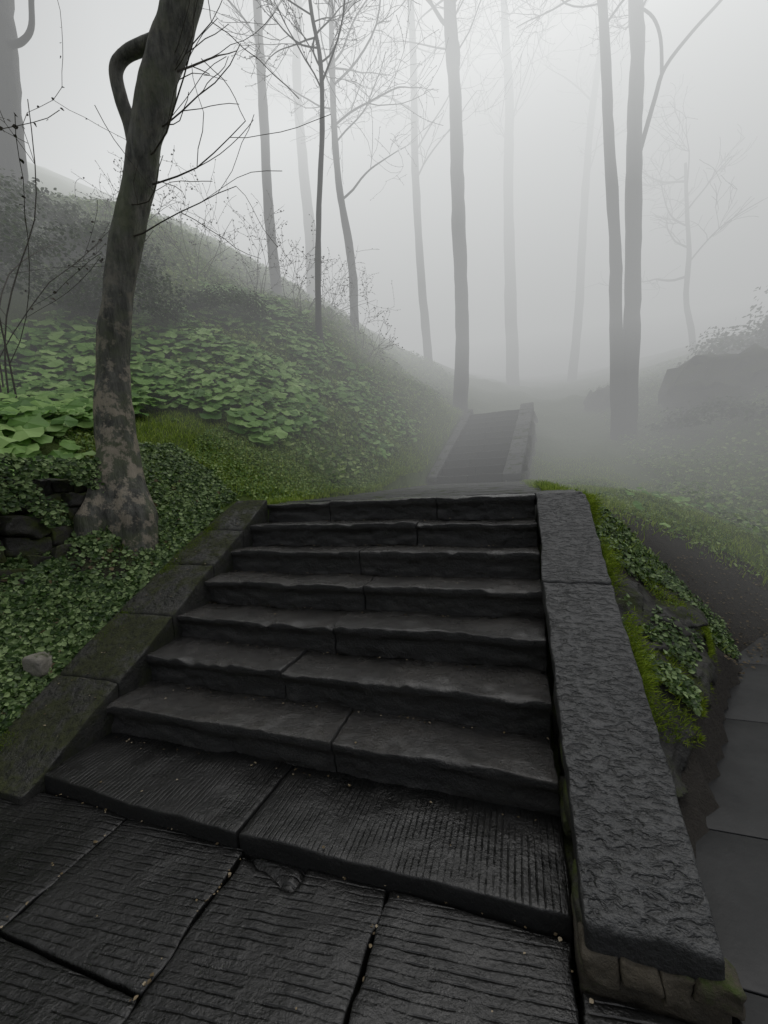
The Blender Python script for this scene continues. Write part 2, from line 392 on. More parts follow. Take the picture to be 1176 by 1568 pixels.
def stonewall(b, x0, x1, y0, y1, ztop, zbot, rows, smin=.18, smax=.35, jit=.02):
    for j in range(rows):
        t = y0
        while t < y1-.02:
            L = min(random.uniform(smin, smax), y1-t)
            if y1-(t+L) < smin*.5: L = y1-t
            yc = t+L/2; zt = ztop(yc); zb = zbot(yc); hh = (zt-zb)/rows
            if hh > .025:
                jj = random.uniform(-jit, jit)
                v, f = rbox(x0+jj, x1+jj, t+.006, t+L-.006, zb+j*hh+.004, zb+(j+1)*hh-.004, .05, .02, .010, 8, .014, 3)
                b.add(v, f, random.uniform(.2, .9))
            t += L
stonewall(bw, .15, .43, 1.14, 3.46, lambda y: min(zR(y), 1.22)-.09, lambda y: -.05, 4)
bw.obj('side_wall_right', M_rock, parent=st)
br = B()
xa = .135
while xa < .45:
    wd = random.uniform(.04, .1)
    v, f = rbox(xa, xa+wd, 1.075+random.uniform(-.02, .015), 1.16, random.uniform(.02, .05), .108, .012, .014, .012, 18, .006, 6); br.add(v, f, random.random()); xa += wd
v, f = rbox(.13, .46, 1.09, 1.3, -.04, .055, .02, .012, .006, 12); br.add(v, f, .3)
br.obj('cheek_foot_rubble', M_rub, parent=st)
bl = B()
cuts = [1.13, 1.62, 2.02, 2.42, 2.78, 3.14]
for a, c in zip(cuts[:-1], cuts[1:]):
    v, f = rbox(0, 1, a+.002, c-.002, 0, 1, .035, .018, .0, 9)
    xo = np.interp(v[:, 1], [1.2, 2.5, 3.14], [-2.58, -2.55, -2.42])
    v[:, 0] = xo + (XL+.015-xo)*v[:, 0]
    top = zL(v[:, 1]) + random.uniform(-.003, .003)
    top = np.where(v[:, 1] < 1.3, np.maximum(top, .03), top)
    v[:, 2] = -.25 + (top+.25)*v[:, 2]
    v += .005*fbm3(v*8, 3) + .009*fbm3(v*2.2, 2)
    bl.add(v, f, random.uniform(.4, .65))
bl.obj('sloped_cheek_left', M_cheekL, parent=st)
ld = B()
yy = 3.46
while yy < 7.95:
    L = random.uniform(.5, .75); y2 = min(yy+L, 7.98)
    xa, xb = float(land_l(yy)), float(land_r(yy)); mid = random.uniform(-1.2, -.4)
    for p, q in ((xa, mid), (mid, xb)):
        v, f = rbox(p+.004, q-.004, yy+.004, y2-.004, -.1, 0, .08, .012, .004, 8, .008, 2)
        v[:, 2] += 1.214+.019*(v[:, 1]-3.2); ld.add(v, f, random.uniform(.4, .8))
    yy = y2
ld.obj('landing', M_far, parent=st)

# ------------------------------------------------------------------ upper flight
uf = empty('upper_stone_staircase')
ang = math.radians(-5.6); ca, sa = math.cos(ang), math.sin(ang)
def toW(v):
    w = v.copy(); w[:, 0] = -1.50+v[:, 0]*ca-v[:, 1]*sa; w[:, 1] = 8.0+v[:, 0]*sa+v[:, 1]*ca; w[:, 2] = v[:, 2]+1.29; return w
bu = B()
for i in range(11):
    for xa, xb in ((0, .6+.1*math.sin(i*2.1)), (.61+.1*math.sin(i*2.1), 1.26)):
        v, f = rbox(xa, xb, .345*i, .345*i+.40, .168*i, .168*(i+1), .07, .015, .005, 9, .01, 3)
        bu.add(toW(v), f, random.uniform(.3, .7))
v, f = rbox(-.2, 1.6, 3.8, 5.6, 1.72, 1.83, .1, .015, .006, 6); bu.add(toW(v), f, .5)
bu.obj('steps', M_far, parent=uf)
bu = B()
for xa, xb in ((-.2, 0), (1.26, 1.58)):
    for j in range(5):
        v, f = rbox(xa, xb, .78*j-.05, .78*j+.72, -.12, .0, .06, .02, .005, 9, .012, 2)
        v[:, 2] += .487*(v[:, 1]+.0)+.19; bu.add(toW(v), f, random.uniform(.3, .7))
bu.obj('sloped_caps', M_farcap, parent=uf)
bu = B()
for xa, xb in ((-.18, -.01), (1.28, 1.60)):
    for j in range(6):
        t = -.05
        while t < 3.9:
            L = random.uniform(.25, .5); yc = t+L/2
            top = .487*yc+.06; hh = (top+.5)/6
            v, f = rbox(xa, xb+random.uniform(-.03, .05), t+.008, t+L-.008, -.5+j*hh+.006, -.5+(j+1)*hh-.006, .07, .03, .012, 6, .02, 3)
            bu.add(toW(v), f, random.random()); t += L
bu.obj('side_walls', M_rock, parent=uf)

# ------------------------------------------------------------------ foreground paving
pv = B()
cols = [-4.4, -3.6, -3.0, -2.3, -1.57, -.99, -.43, .13, .475]
rowsY = {0: [1.21, .7, .1, -.5, -1.2], 1: [1.21, .66, .05, -.6, -1.2], 2: [1.16, .66, .0, -.6, -1.2], 3: [1.21, .74, .1, -.6, -1.2],
         4: [1.205, .745, .15, -.5, -1.2], 5: [1.2, .45, -.2, -1.2], 6: [1.2, .42, -.3, -1.2], 7: [1.09, .62, .0, -.6, -1.2]}
for c in range(8):
    ys = rowsY[c]
    for a, d in zip(ys[:-1], ys[1:]):
        cell = .025 if a > .3 and cols[c] > -2.4 else .09
        if c == 5 and a > 1: cell = .014
        v, f = rbox(cols[c]+.004, cols[c+1]-.004, d+.004, a-.004, -.07, random.uniform(-.004, .006), cell, .008, .0026, 14, .009, 2.0)
        e1 = (v[:, 2] > -.03)
        v[:, 0] += e1*.008*fbm(v*np.array([0, 14, 0])+c*7.1, 2)
        if c == 5 and a > 1:    # broken corner: a sunken fragment with a crack around it
            cut = (v[:, 1]-1.13) - (v[:, 0]+.80)*(-.32) + .008*fbm(v*22, 2)
            inside = (v[:, 0] < -.74) & (cut > 0)
            edge = np.exp(-(cut/.008)**2)*(v[:, 0] < -.74) + np.exp(-((v[:, 0]+.74)/.008)**2)*(cut > 0)
            v[:, 2] -= e1*(inside*.010+np.clip(edge, 0, 1)*.03)
        pv.add(v, f, random.uniform(.3, .7))
pv.obj('pavement', M_pave)
pp = B()
yr = [-2.5, -1.5, -.6, .35, 1.2, 1.75, 2.6, 3.4, 4.3, 5.0]
for j in range(len(yr)-1):
    x = .487
    w = .9 if j % 2 else .55
    while x < 9:
        v, f = rbox(x+.002, min(x+w, 9)-.002, yr[j]+.002, yr[j+1]-.002, -.06, -.008, .15, .004, .0012, 3)
        pp.add(v, f, random.uniform(.45, .55)); x += w; w = 1.1
pp.obj('path', M_path)

# ------------------------------------------------------------------ retaining wall (left) and mossy stone bank (right)
bw = B()
for j in range(6):
    t = .4
    while t < 2.55:
        L = random.uniform(.12, .38)
        zb = np.interp(t, [.4, 2.5], [.25, 1.0]); zt = 1.5
        hh = (zt-zb)/6
        xc = -3.14 + .1*(t-1)/1.5 - j*.03
        v, f = rbox(xc-.2, xc+.1+random.uniform(-.04, .05), t+.004, t+L-.003, zb+j*hh, zb+(j+1)*hh-.006, .025, .014, .018, 10, .03, 3.0)
        bw.add(v, f, random.random()); t += L
bw.obj('retaining_wall', M_rock)
def boulder(b, c, s, rot=0, amp=.03, cell=.04, var=.5, rf=.12):
    v, f = rbox(-s[0]/2, s[0]/2, -s[1]/2, s[1]/2, -s[2]/2, s[2]/2, cell, min(s)*rf, 0, 9)
    cc, ss = math.cos(rot), math.sin(rot)
    v = np.stack([v[:, 0]*cc-v[:, 1]*ss+c[0], v[:, 0]*ss+v[:, 1]*cc+c[1], v[:, 2]+c[2]], 1)
    v += amp*fbm3(v*2.6/max(.5, max(s)/1.2), 2) + amp*.9*fbm3(v*6, 3)
    b.add(v, f, var)
BY = [1.58, 1.9, 2.15, 2.5, 2.9, 3.45]; BW = [.09, .24, .36, .50, .68, .74]; BH = [.10, .22, .42, .56, .74, .92]
def bank(X_, y, Zz):
    w_ = np.interp(y, BY, BW); h_ = np.interp(y, BY, BH)*(1-.48*X_**1.5)
    return np.stack([.43+X_*w_*(1.06-.14*Zz), y, -.08+Zz*(h_+.08)], 1)
v, f = rbox(0, 1, 1.56, 3.5, 0, 1, .016, .03, 0)
u0 = v.copy(); v = bank(u0[:, 0], u0[:, 1], u0[:, 2])
n_ = fbm3(v*3.2, 2)*.03+fbm3(v*9, 3)*.022+fbm3(v*26, 2)*.006
led = np.floor(v[:, 2]/.13+fbm(v*1.7, 2)*.7); n_[:, 0] += (((led*.618) % 1)-.5)*.07*(u0[:, 0] > .5); n_[:, 1] += (((led*.37) % 1)-.5)*.05*(u0[:, 1] < 1.7)
blk = np.floor(v[:, 1]/.24+led*.37); n_[:, 0] += (((blk*.7548+led*.31) % 1)-.5)*.06*(u0[:, 0] > .5)
v = v+n_
b = B(); b.add(v, f, .25+.5*((led*.618+blk*.33) % 1)); b.obj('mossy_stone_bank', M_bank)
b = B(); boulder(b, (5.3, 13.0, 3.35), (2.8, 1.8, 1.9), .3, .22, .12, rf=.4); b.obj('mossy_boulder', M_rock)
b = B(); boulder(b, (3.0, 15.5, 3.6), (1.4, 1.2, 1.2), .8, .15, .12, rf=.3); b.obj('mossy_boulder', M_rock)
b = B(); boulder(b, (-2.70, 1.62, .36), (.13, .2, .10), .5, .02, .012, .9, .3); b.obj('rock', M_pale)

# ------------------------------------------------------------------ scatter vegetation
def scatter(b, tv, tf, pos, nrm, sc, tilt=.3, var=None):
    n = len(pos)
    if n == 0: return
    tv = np.asarray(tv, float); tf = np.asarray(tf, int)
    nn = nrm + rng.normal(0, tilt, (n, 3)); nn /= np.linalg.norm(nn, axis=1, keepdims=True)
    a = rng.uniform(0, 2*math.pi, n)
    ref = np.stack([np.cos(a), np.sin(a), np.zeros(n)+.01], 1)
    t1 = np.cross(ref, nn); t1 /= np.maximum(np.linalg.norm(t1, axis=1, keepdims=True), 1e-6); t2 = np.cross(nn, t1)
    s = np.asarray(sc)[:, None, None]
    V = pos[:, None, :]+s*(tv[None, :, 0:1]*t1[:, None, :]+tv[None, :, 1:2]*t2[:, None, :]+tv[None, :, 2:3]*nn[:, None, :])
    Fc = (tf[None]+np.arange(n)[:, None, None]*len(tv)).reshape(-1, tf.shape[1])
    vr = rng.uniform(0, 1, n) if var is None else var
    b.add(V.reshape(-1, 3), Fc, np.repeat(vr, len(tv)))
blade_v = [(-.06, 0, 0), (.06, 0, 0), (.05, .12, .55), (-.05, .12, .55), (.008, .38, 1), (-.008, .38, 1)]
blade_f = [(0, 1, 2, 3), (3, 2, 4, 5)]
leaf_v = [(0, 0, 0), (.33, .3, .1), (.36, .62, .08), (0, 1, -.05), (-.36, .62, .08), (-.33, .3, .1), (0, .5, 0)]
leaf_f = [(6, 0, 1), (6, 1, 2), (6, 2, 3), (6, 3, 4), (6, 4, 5), (6, 5, 0)]
k = 12; bt = [(0, 0, -.03)]
for i in range(k):
    a = math.pi*2*i/k + .13
    r = .5*(1+.06*math.sin(3*i)) * (.40 if i in (8, 9) else 1)
    bt.append((r*math.cos(a)*1.08, r*math.sin(a), -.10+.06*math.cos(2.1*i)))
bf = [(0, i+1, (i+1) % k+1) for i in range(k)]
n0 = len(bt); bt += [(-.015, -.02, 0), (.015, -.02, 0), (.01, .1, -1.0)]; bf.append((n0, n0+1, n0+2))

def allowed(x, y):
    ok = ~((x > -2.54) & (x < .47) & (y > 1.0) & (y < 3.4))
    ok &= ~((y >= 3.3) & (y < 12.3) & (x > land_l(y)) & (x < land_r(y)))
    ok &= ~((x > -2.54) & (y < 1.2)); ok &= ~((x > .44) & (y < path_edge(x)+.02))
    return ok
def samp(n, x0, x1, y0, y1):
    x = rng.uniform(x0, x1, n); y = rng.uniform(y0, y1, n); m = allowed(x, y); return x[m], y[m]
def patch(x, y, f, t): return fbm(np.stack([x*f, y*f, x*0+3.3], 1), 3) > t
up = np.array([[0, 0, 1.]])

g = B()
x, y = samp(110000, -4.6, -1.2, 2.5, 8.5); k_ = (H(x, y) < 3.0) & patch(x, y, 1.1, -.5) & (rng.uniform(0, 1, len(x)) < np.clip(1.6-(-x-2)*.58, .08, 1)); x, y = x[k_], y[k_]
z, nn = HN(x, y)
scatter(g, blade_v, blade_f, np.stack([x, y, z-.005], 1), .4*nn+up, rng.uniform(.02, .065, len(x)), .4)
x, y = samp(70000, .2, 4.2, 3.2, 11); m_ = (np.hypot(x-1.9, (y-4.0)*1.3) > rng.uniform(.8, 1.5, len(x))) & patch(x, y, 1.3, -.4); x, y = x[m_], y[m_]
z, nn = HN(x, y); scatter(g, blade_v, blade_f, np.stack([x, y, z-.005], 1), .4*nn+up, rng.uniform(.025, .075, len(x)), .35)
x, y = samp(30000, -9, -1.5, 6, 15); z, nn = HN(x, y)
scatter(g, blade_v, blade_f, np.stack([x, y, z-.01], 1), .4*nn+up, rng.uniform(.06, .16, len(x)), .35)
y = rng.uniform(3.2, 8, 9000); x = land_l(y)+rng.normal(-.04, .05, len(y)); z = np.maximum(H(x, y), 1.2+.019*(y-3.2))
scatter(g, blade_v, blade_f, np.stack([x, y, z-.01], 1), np.repeat(up, len(x), 0), rng.uniform(.03, .07, len(x)), .4)
y = rng.uniform(3.5, 8, 9000); x = land_r(y)+rng.normal(.05, .05, len(y)); z = np.maximum(H(x, y), 1.19+.019*(y-3.2))
scatter(g, blade_v, blade_f, np.stack([x, y, z-.01], 1), np.repeat(up, len(x), 0), rng.uniform(.03, .07, len(x)), .4)
g.obj('grass', M_grass, smooth=False)
c = B()
x, y = samp(100000, -5, -1.6, 2.4, 7.5); k_ = patch(x, y, 1.6, -.3); x, y = x[k_], y[k_]; z, nn = HN(x, y)
scatter(c, leaf_v, leaf_f, np.stack([x, y, z+rng.uniform(0, .045, len(x))], 1), nn, rng.uniform(.012, .038, len(x)), .45)
x, y = samp(40000, .45, 4.5, 3.1, 9); k_ = patch(x, y, 1.6, -.2) & (np.hypot(x-1.9, (y-4.0)*1.3) > rng.uniform(.9, 1.5, len(x))); x, y = x[k_], y[k_]; z, nn = HN(x, y)
scatter(c, leaf_v, leaf_f, np.stack([x, y, z+rng.uniform(0, .04, len(x))], 1), nn, rng.uniform(.015, .045, len(x)), .4)
x, y = samp(45000, -12, -2, 4.5, 16); z, nn = HN(x, y)
scatter(c, leaf_v, leaf_f, np.stack([x, y, z+rng.uniform(0, .2, len(x))], 1), nn, rng.uniform(.04, .11, len(x)), .5)
x, y = samp(25000, 2.5, 12, 5, 18); z, nn = HN(x, y)
scatter(c, leaf_v, leaf_f, np.stack([x, y, z+rng.uniform(0, .2, len(x))], 1), nn, rng.uniform(.04, .11, len(x)), .5)
c.obj('ground_cover', M_cover, smooth=False)
v_ = B()
x, y = samp(60000, -3.3, -2.54, .4, 3.3); k_ = patch(x, y, 3.6, -.55) | (rng.uniform(0, 1, len(x)) < .15); x, y = x[k_], y[k_]; z, nn = HN(x, y)
scatter(v_, leaf_v, leaf_f, np.stack([x, y, z+rng.uniform(0, .05, len(x))], 1), nn+np.array([[.3, -.1, .3]]), rng.uniform(.012, .044, len(x)), .5)
yv = rng.uniform(.4, 2.7, 20000); zv = rng.uniform(.4, 1.62, len(yv)); k_ = (fbm(np.stack([yv*2.2, zv*2.2, yv*0], 1), 3) > -.02) | (zv > 1.40+.1*np.sin(yv*7)); yv, zv = yv[k_], zv[k_]
xv = -3.14+.1*(yv-1)/1.5+.13-(zv-.6)*.13+rng.uniform(0, .05, len(yv))
scatter(v_, leaf_v, leaf_f, np.stack([xv, yv, zv], 1), np.repeat([[1., -.2, .5]], len(yv), 0), rng.uniform(.012, .044, len(yv)), .4)
x, y = samp(9000, .44, 1.5, 3.0, 3.8); z, nn = HN(x, y)
scatter(v_, leaf_v, leaf_f, np.stack([x, y, z+rng.uniform(0, .05, len(x))], 1), nn, rng.uniform(.015, .04, len(x)), .4)
X_ = rng.uniform(0, 1, 8000); yb = rng.uniform(1.75, 3.5, 8000); q = bank(X_, yb, np.ones(8000)); kk = fbm(q*3.1, 3) > np.interp(yb, [1.7, 2.6, 3.2], [.5, .32, -.3])
q = q[kk]; scatter(v_, leaf_v, leaf_f, q+np.array([[0, 0, .02]])+rng.uniform(0, .03, (len(q), 1))*up, np.repeat([[.3, -.3, 1.]], len(q), 0), rng.uniform(.014, .036, len(q)), .4)
v_.obj('ivy', M_ivy, smooth=False)
bu = B()
def butter(n, x0, x1, y0, y1, smin, smax, f=.9, t=-.1, h=.22):
    x, y = samp(n, x0, x1, y0, y1); k_ = patch(x, y, f, t); x, y = x[k_], y[k_]; z, nn = HN(x, y)
    h_ = rng.uniform(.3, 1, len(x))*h
    scatter(bu, bt, bf, np.stack([x, y, z+h_], 1), .45*nn+up+np.array([[.30, -.45, 0]]), smin+(smax-smin)*rng.uniform(0, 1, len(x))**1.3, .24)
butter(1700, -6.2, -3.5, 1.8, 4.6, .10, .26, .8, -.55)
butter(2900, -5.8, -2.8, 3.9, 8.2, .10, .27, .8, -.3, .26)
butter(700, -3.2, -2.0, 5.2, 9, .08, .17, .9, .1)
butter(60, -3.5, -3.2, 1.6, 2.4, .12, .2, .8, -1, .15)
butter(300, 1.2, 4.5, 4.6, 9, .07, .15, .9, .1, .15)
bu.obj('butterbur_plants', M_butter, smooth=False)
mo = B()
nq = 26000; X_ = np.where(rng.uniform(0, 1, nq) < .55, 1.0, rng.uniform(.0, 1, nq)); Zq = np.where(X_ == 1.0, 1-np.abs(rng.normal(0, .28, nq)), 1.0); yb = rng.uniform(1.6, 3.4, nq)
q = bank(X_, yb, np.clip(Zq, .1, 1)); kk = fbm(q*3.4, 3) > np.interp(yb, [1.6, 2.3, 2.8, 3.2], [.45, .25, -.15, -.2]); q = q[kk]; q[:, 0] += .015
scatter(mo, blade_v, blade_f, q, np.repeat([[.5, -.3, .8]], len(q), 0), rng.uniform(.010, .030, len(q)), .6)
yq = rng.uniform(1.8, 3.45, 12000); xq = .45+np.abs(rng.normal(0, .04, 12000)); zq = np.minimum(zR(yq), 1.22)-rng.uniform(.02, .22, 12000)
kk = patch(xq*0, yq, 3, -.25); scatter(mo, blade_v, blade_f, np.stack([xq, yq, zq], 1)[kk], np.repeat([[.9, -.2, .5]], kk.sum(), 0), rng.uniform(.010, .032, kk.sum()), .6)
yq = rng.uniform(1.15, 3.1, 12000); xq = np.interp(yq, [1.2, 2.5, 3.14], [-2.56, -2.53, -2.40])+np.abs(rng.normal(0, .06, 12000)); zq = zL(yq)+.002
kk = fbm(np.stack([xq, yq, zq], 1)*4, 3) > -.15; scatter(mo, blade_v, blade_f, np.stack([xq, yq, zq], 1)[kk], np.repeat([[.1, 0, 1.]], kk.sum(), 0), rng.uniform(.006, .015, kk.sum()), .5, var=rng.uniform(0, .4, kk.sum()))
# moss cushions round the foot of the leaning tree
aq = rng.uniform(0, 6.283, 3500); rq = np.abs(rng.normal(.26, .07, 3500)); xq = -3.04+rq*np.cos(aq); yq = 2.5+rq*np.sin(aq); zq = H(xq, yq)+rng.uniform(0, .03, 3500)
scatter(mo, blade_v, blade_f, np.stack([xq, yq, zq], 1), np.repeat([[.2, -.2, 1.]], 3500, 0), rng.uniform(.012, .035, 3500), .5, var=rng.uniform(0, .6, 3500))
mo.obj('moss', M_moss, smooth=False)
dl = B()
def zsurf(x, y):
    if y < 1.2: return .012
    if y < 1.536: return .075
    i = min(7, int((y-1.536)/.265)+1); return Z(i)+.008
pts = []
for _ in range(46):
    x = random.uniform(-2.0, .1); y = random.uniform(.6, 3.1); pts.append((x, y, zsurf(x, y)))
for i in range(1, 8):
    for _ in range(30):
        x = random.uniform(-2.08, .1); pts.append((x, Y(i)-random.uniform(.0, .03), (Z(i)-.165 if i > 1 else .067)+.008))
for _ in range(60):
    xx = random.choice([-1.57, -.99, -.43, .13]); pts.append((xx+random.gauss(0, .008), random.uniform(.6, 1.2), .002))
for _ in range(50): pts.append((random.uniform(-2.0, .1), 1.205+random.gauss(0, .012), .004))
for _ in range(60):
    yq_ = random.uniform(1.3, 3.0); pts.append((random.uniform(-2.5, -2.15), yq_, zL(yq_)+.012))
pts = np.array(pts); scatter(dl, leaf_v, leaf_f, pts, np.repeat(up, len(pts), 0), rng.uniform(.005, .016, len(pts)), .15)
x = rng.uniform(1.2, 3.2, 1500); y = path_edge(x)+rng.uniform(-.15, 1.0, 1500); z = np.maximum(H(x, y), -.003)+.008
scatter(dl, leaf_v, leaf_f, np.stack([x, y, z], 1), np.repeat(up, 1500, 0), rng.uniform(.008, .03, 1500), .2, var=rng.uniform(0, .45, 1500))
x, y = samp(220, -3.2, -2.55, .6, 3.2); z, nn = HN(x, y); scatter(dl, leaf_v, leaf_f, np.stack([x, y, z+.04], 1), nn, rng.uniform(.015, .045, len(x)), .5, var=rng.uniform(0, .6, len(x)))
dl.obj('fallen_leaves', M_dead, smooth=False)

# ------------------------------------------------------------------ trees
def rot_dir(d, ang):
    r = np.random.default_rng(random.randrange(1 << 30)).normal(size=3); ax = np.cross(d, r); ax /= np.linalg.norm(ax)
    return d*math.cos(ang)+np.cross(ax, d)*math.sin(ang)
def grow(b, p, d, L, r, lvl, kids=5, rmin=.004, lift=.08, buds=None):
    p = np.array(p, float); d = np.array(d, float); d /= np.linalg.norm(d)
    ns = 6; pts = [p.copy()]; ds = [d.copy()]
    bend = np.array([random.gauss(0, .10), random.gauss(0, .10), random.gauss(0, .06)])
    for i in range(ns):
        d = d+bend+np.array([random.gauss(0, .13), random.gauss(0, .13), random.gauss(0, .10)+lift]); d /= np.linalg.norm(d)
        p = p+d*L/ns; pts.append(p.copy()); ds.append(d.copy())
    rad = np.linspace(r, max(r*.35, rmin), ns+1)
    tube(b, pts, rad, 6 if lvl > 1 else 4, random.random(), sub=2 if lvl > 1 else 1)
    if buds is not None and lvl <= 1:
        for i in range(2, ns+1):
            if random.random() < .8: buds.append(pts[i]+np.random.default_rng(random.randrange(1 << 30)).normal(0, .01, 3))
    if lvl > 0:
        for c in range(kids):
            i = random.randint(1, ns)
            grow(b, pts[i], rot_dir(ds[i], random.uniform(.4, 1.05)), L*random.uniform(.4, .72), max(rad[i]*random.uniform(.4, .6), rmin), lvl-1, kids, rmin, lift, buds)
def tree(name, pts, rad, branches, mat=None, seg=14, rough=.1, rmin=.005, budsize=.03, kids=5):
    e = empty(name); b = B(); tube(b, pts, rad, seg, .5, sub=8, rough=rough)
    b.obj('trunk', mat or M_tree, parent=e)
    b = B(); buds = []
    for (p, d, L, r, lvl) in branches: grow(b, p, d, L, r, lvl, kids=kids, rmin=rmin, buds=buds)
    if b.n: b.obj('branches', mat or M_tree, parent=e)
    if buds and budsize:
        q = np.array(buds); bb_ = B(); scatter(bb_, leaf_v, leaf_f, q, np.repeat([[0, -.5, -.3]], len(q), 0), rng.uniform(.5, 1.2, len(q))*budsize, .8)
        bb_.obj('buds', M_twig, smooth=False, parent=e)
    return e
def on(pts, t):
    P = np.array(pts); f = t*(len(P)-1); i = min(int(f), len(P)-2); return P[i]*(1-(f-i))+P[i+1]*(f-i)
def crown(pts, t0, t1, n, L, r, lvl, upz=.6, bias=(0, 0)):
    o = []
    for k in range(n):
        t = t0+(t1-t0)*(k+random.random())/n; a = random.uniform(0, 2*math.pi)
        o.append((on(pts, t), (math.cos(a)+bias[0], math.sin(a)+bias[1], random.uniform(upz*.4, upz*1.6)), L*random.uniform(.6, 1.2), r*random.uniform(.7, 1.2), lvl))
    return o
fp = [(-3.02, 2.48, .85), (-3.03, 2.49, 1.3), (-3.04, 2.50, 1.62), (-3.07, 2.55, 2.38), (-2.99, 2.62, 3.11), (-2.80, 2.69, 3.85), (-2.62, 2.73, 4.47), (-2.42, 2.78, 4.96), (-2.27, 2.80, 5.34), (-1.95, 2.9, 6.3)]
e = empty('leaning_tree'); b = B()
tube(b, fp, [.17, .16, .140, .112, .112, .115, .122, .132, .125, .1], 40, .5, sub=20, rough=.13, flare=1.72)
tube(b, [(-2.82, 2.70, 4.12), (-2.85, 2.69, 4.27), (-2.885, 2.66, 4.43), (-2.905, 2.65, 4.64), (-2.81, 2.68, 4.76), (-2.60, 2.74, 4.82)], [.06, .052, .048, .048, .052, .06], 14, .5, sub=8, rough=.10)
tube(b, [(-1.95, 2.9, 6.3), (-1.4, 3.2, 7.4), (-1.0, 3.3, 9)], [.1, .08, .04], 12, .5, sub=4, rough=.08)
b.obj('trunk', M_ftree, parent=e)
b = B(); buds = []
for (p, d, L, r, l) in [((-2.83, 2.65, 3.75), (.9, .3, .35), 1.1, .009, 1), ((-2.80, 2.65, 3.9), (1, .2, .25), 1.2, .009, 1), ((-2.7, 2.7, 4.15), (1, .3, .5), 1.0, .008, 1),
                        ((-2.6, 2.7, 4.5), (1, .2, .45), 1.0, .009, 1), ((-2.9, 2.6, 3.35), (1, .4, .15), 1.0, .008, 1),
                        ((-2.7, 2.7, 4.3), (.7, .2, 1), 1.2, .009, 1), ((-2.85, 2.6, 3.6), (.7, .1, -.1), .8, .006, 1)]:
    grow(b, p, d, L, r, l, 4, .0022, .05, buds)
b.obj('twigs', M_twig, parent=e)

A_ = [(-6.0, 9.98, 6.1), (-6.0, 9.98, 6.5), (-6.17, 10.08, 8.67), (-6.24, 10.2, 10.94), (-6.33, 10.36, 13.56), (-6.4, 10.5, 15.5), (-6.4, 10.6, 17.5)]
tree('bare_tree', A_, [.2, .15, .13, .12, .11, .1, .08], crown(A_, .62, 1, 9, 2.6, .03, 2))
B_ = [(-3.84, 7.96, 4.3), (-3.84, 7.96, 5.07), (-3.79, 8.1, 6.96), (-3.69, 8.26, 8.7), (-3.69, 8.35, 10.1), (-3.84, 8.37, 11.1), (-3.95, 8.4, 12.2)]
tree('bare_tree', B_, [.1, .065, .055, .05, .045, .035, .03], crown(B_, .6, .98, 10, 1.9, .016, 2, .6) + [((-3.69, 8.35, 10.0), (-.8, -.2, .8), 2.0, .022, 2), ((-3.7, 8.3, 9.6), (.8, -.2, .9), 2.2, .022, 2)], rmin=.004)
C_ = [(-4.06, 10.56, 5.0), (-4.06, 10.56, 5.6), (-4.1, 10.66, 7.35), (-4.36, 10.7, 9.28), (-4.47, 10.8, 11.2), (-4.48, 10.95, 13.3), (-4.5, 11.1, 15.3)]
tree('bare_tree', C_, [.17, .12, .11, .09, .08, .07, .05], crown(C_, .6, 1, 11, 2.4, .025, 2, .6) + [((-4.3, 10.7, 9.0), (.8, 0, .9), 2.6, .03, 2), ((-4.45, 10.8, 11.0), (1, -.2, .4), 3.0, .03, 2), ((-4.45, 10.8, 12.0), (1, .1, .3), 3.2, .03, 2)])
D_ = [(-3.17, 16.1, 5.4), (-3.17, 16.1, 5.9), (-3.4, 16.3, 9.46), (-3.52, 16.5, 13.5), (-3.53, 16.9, 17.5), (-3.57, 17.1, 21.2), (-3.6, 17.2, 25)]
tree('bare_tree', D_, [.22, .17, .15, .14, .13, .11, .08], crown(D_, .45, 1, 10, 3.4, .04, 2, .5))
E_ = [(-1.6, 12.8, 3.0), (-1.6, 12.8, 3.57), (-1.49, 13.0, 6.05), (-1.52, 13.15, 8.43), (-1.545, 13.3, 10.8), (-1.556, 13.5, 13.0), (-1.65, 13.6, 15.0), (-1.66, 13.7, 17.2), (-1.7, 13.8, 20)]
tree('bare_tree', E_, [.30, .225, .205, .2, .195, .19, .18, .16, .12], crown(E_, .68, 1, 10, 3.0, .03, 2, .5) + [((-1.45, 13.45, 13.9), (.35, 0, 1), 3.2, .08, 2)])
F2 = [(2.78, 12.6, 1.9), (2.78, 12.6, 2.42), (3.0, 12.85, 5.29), (3.09, 13.05, 7.9), (3.18, 13.26, 10.5), (3.29, 13.44, 12.6), (3.3, 13.7, 15), (3.3, 13.9, 18)]
F1 = [(2.62, 12.55, 1.9), (2.60, 12.5, 2.5), (2.59, 12.7, 5.3), (2.62, 12.87, 7.4), (2.52, 13.05, 10.55), (2.46, 13.2, 13.2), (2.4, 13.4, 15.2), (2.3, 13.5, 18)]
e = tree('twin_stem_tree', F2, [.36, .27, .20, .19, .185, .175, .165, .1], crown(F2, .74, 1, 8, 2.6, .03, 2, .5)+crown(F1, .72, 1, 9, 2.8, .03, 2, .4, (-.5, 0)))
b = B(); tube(b, F1, [.3, .2, .15, .145, .13, .12, .11, .08], 14, .5, sub=8, rough=.1)
tube(b, [(3.2, 13.25, 9.6), (3.36, 13.3, 10.16), (3.72, 13.5, 11.37), (3.98, 13.6, 12.14), (4.7, 13.9, 13.07), (5.47, 14.2, 13.9), (6.4, 14.5, 15)], [.07, .06, .055, .05, .045, .04, .03], 8, .5, sub=4)
tube(b, [(3.9, 13.58, 12.0), (3.85, 13.5, 12.8), (3.65, 13.4, 13.3), (3.3, 13.3, 13.6)], [.045, .04, .035, .03], 7, .5, sub=4)
b.obj('second_stem', M_tree, parent=e)
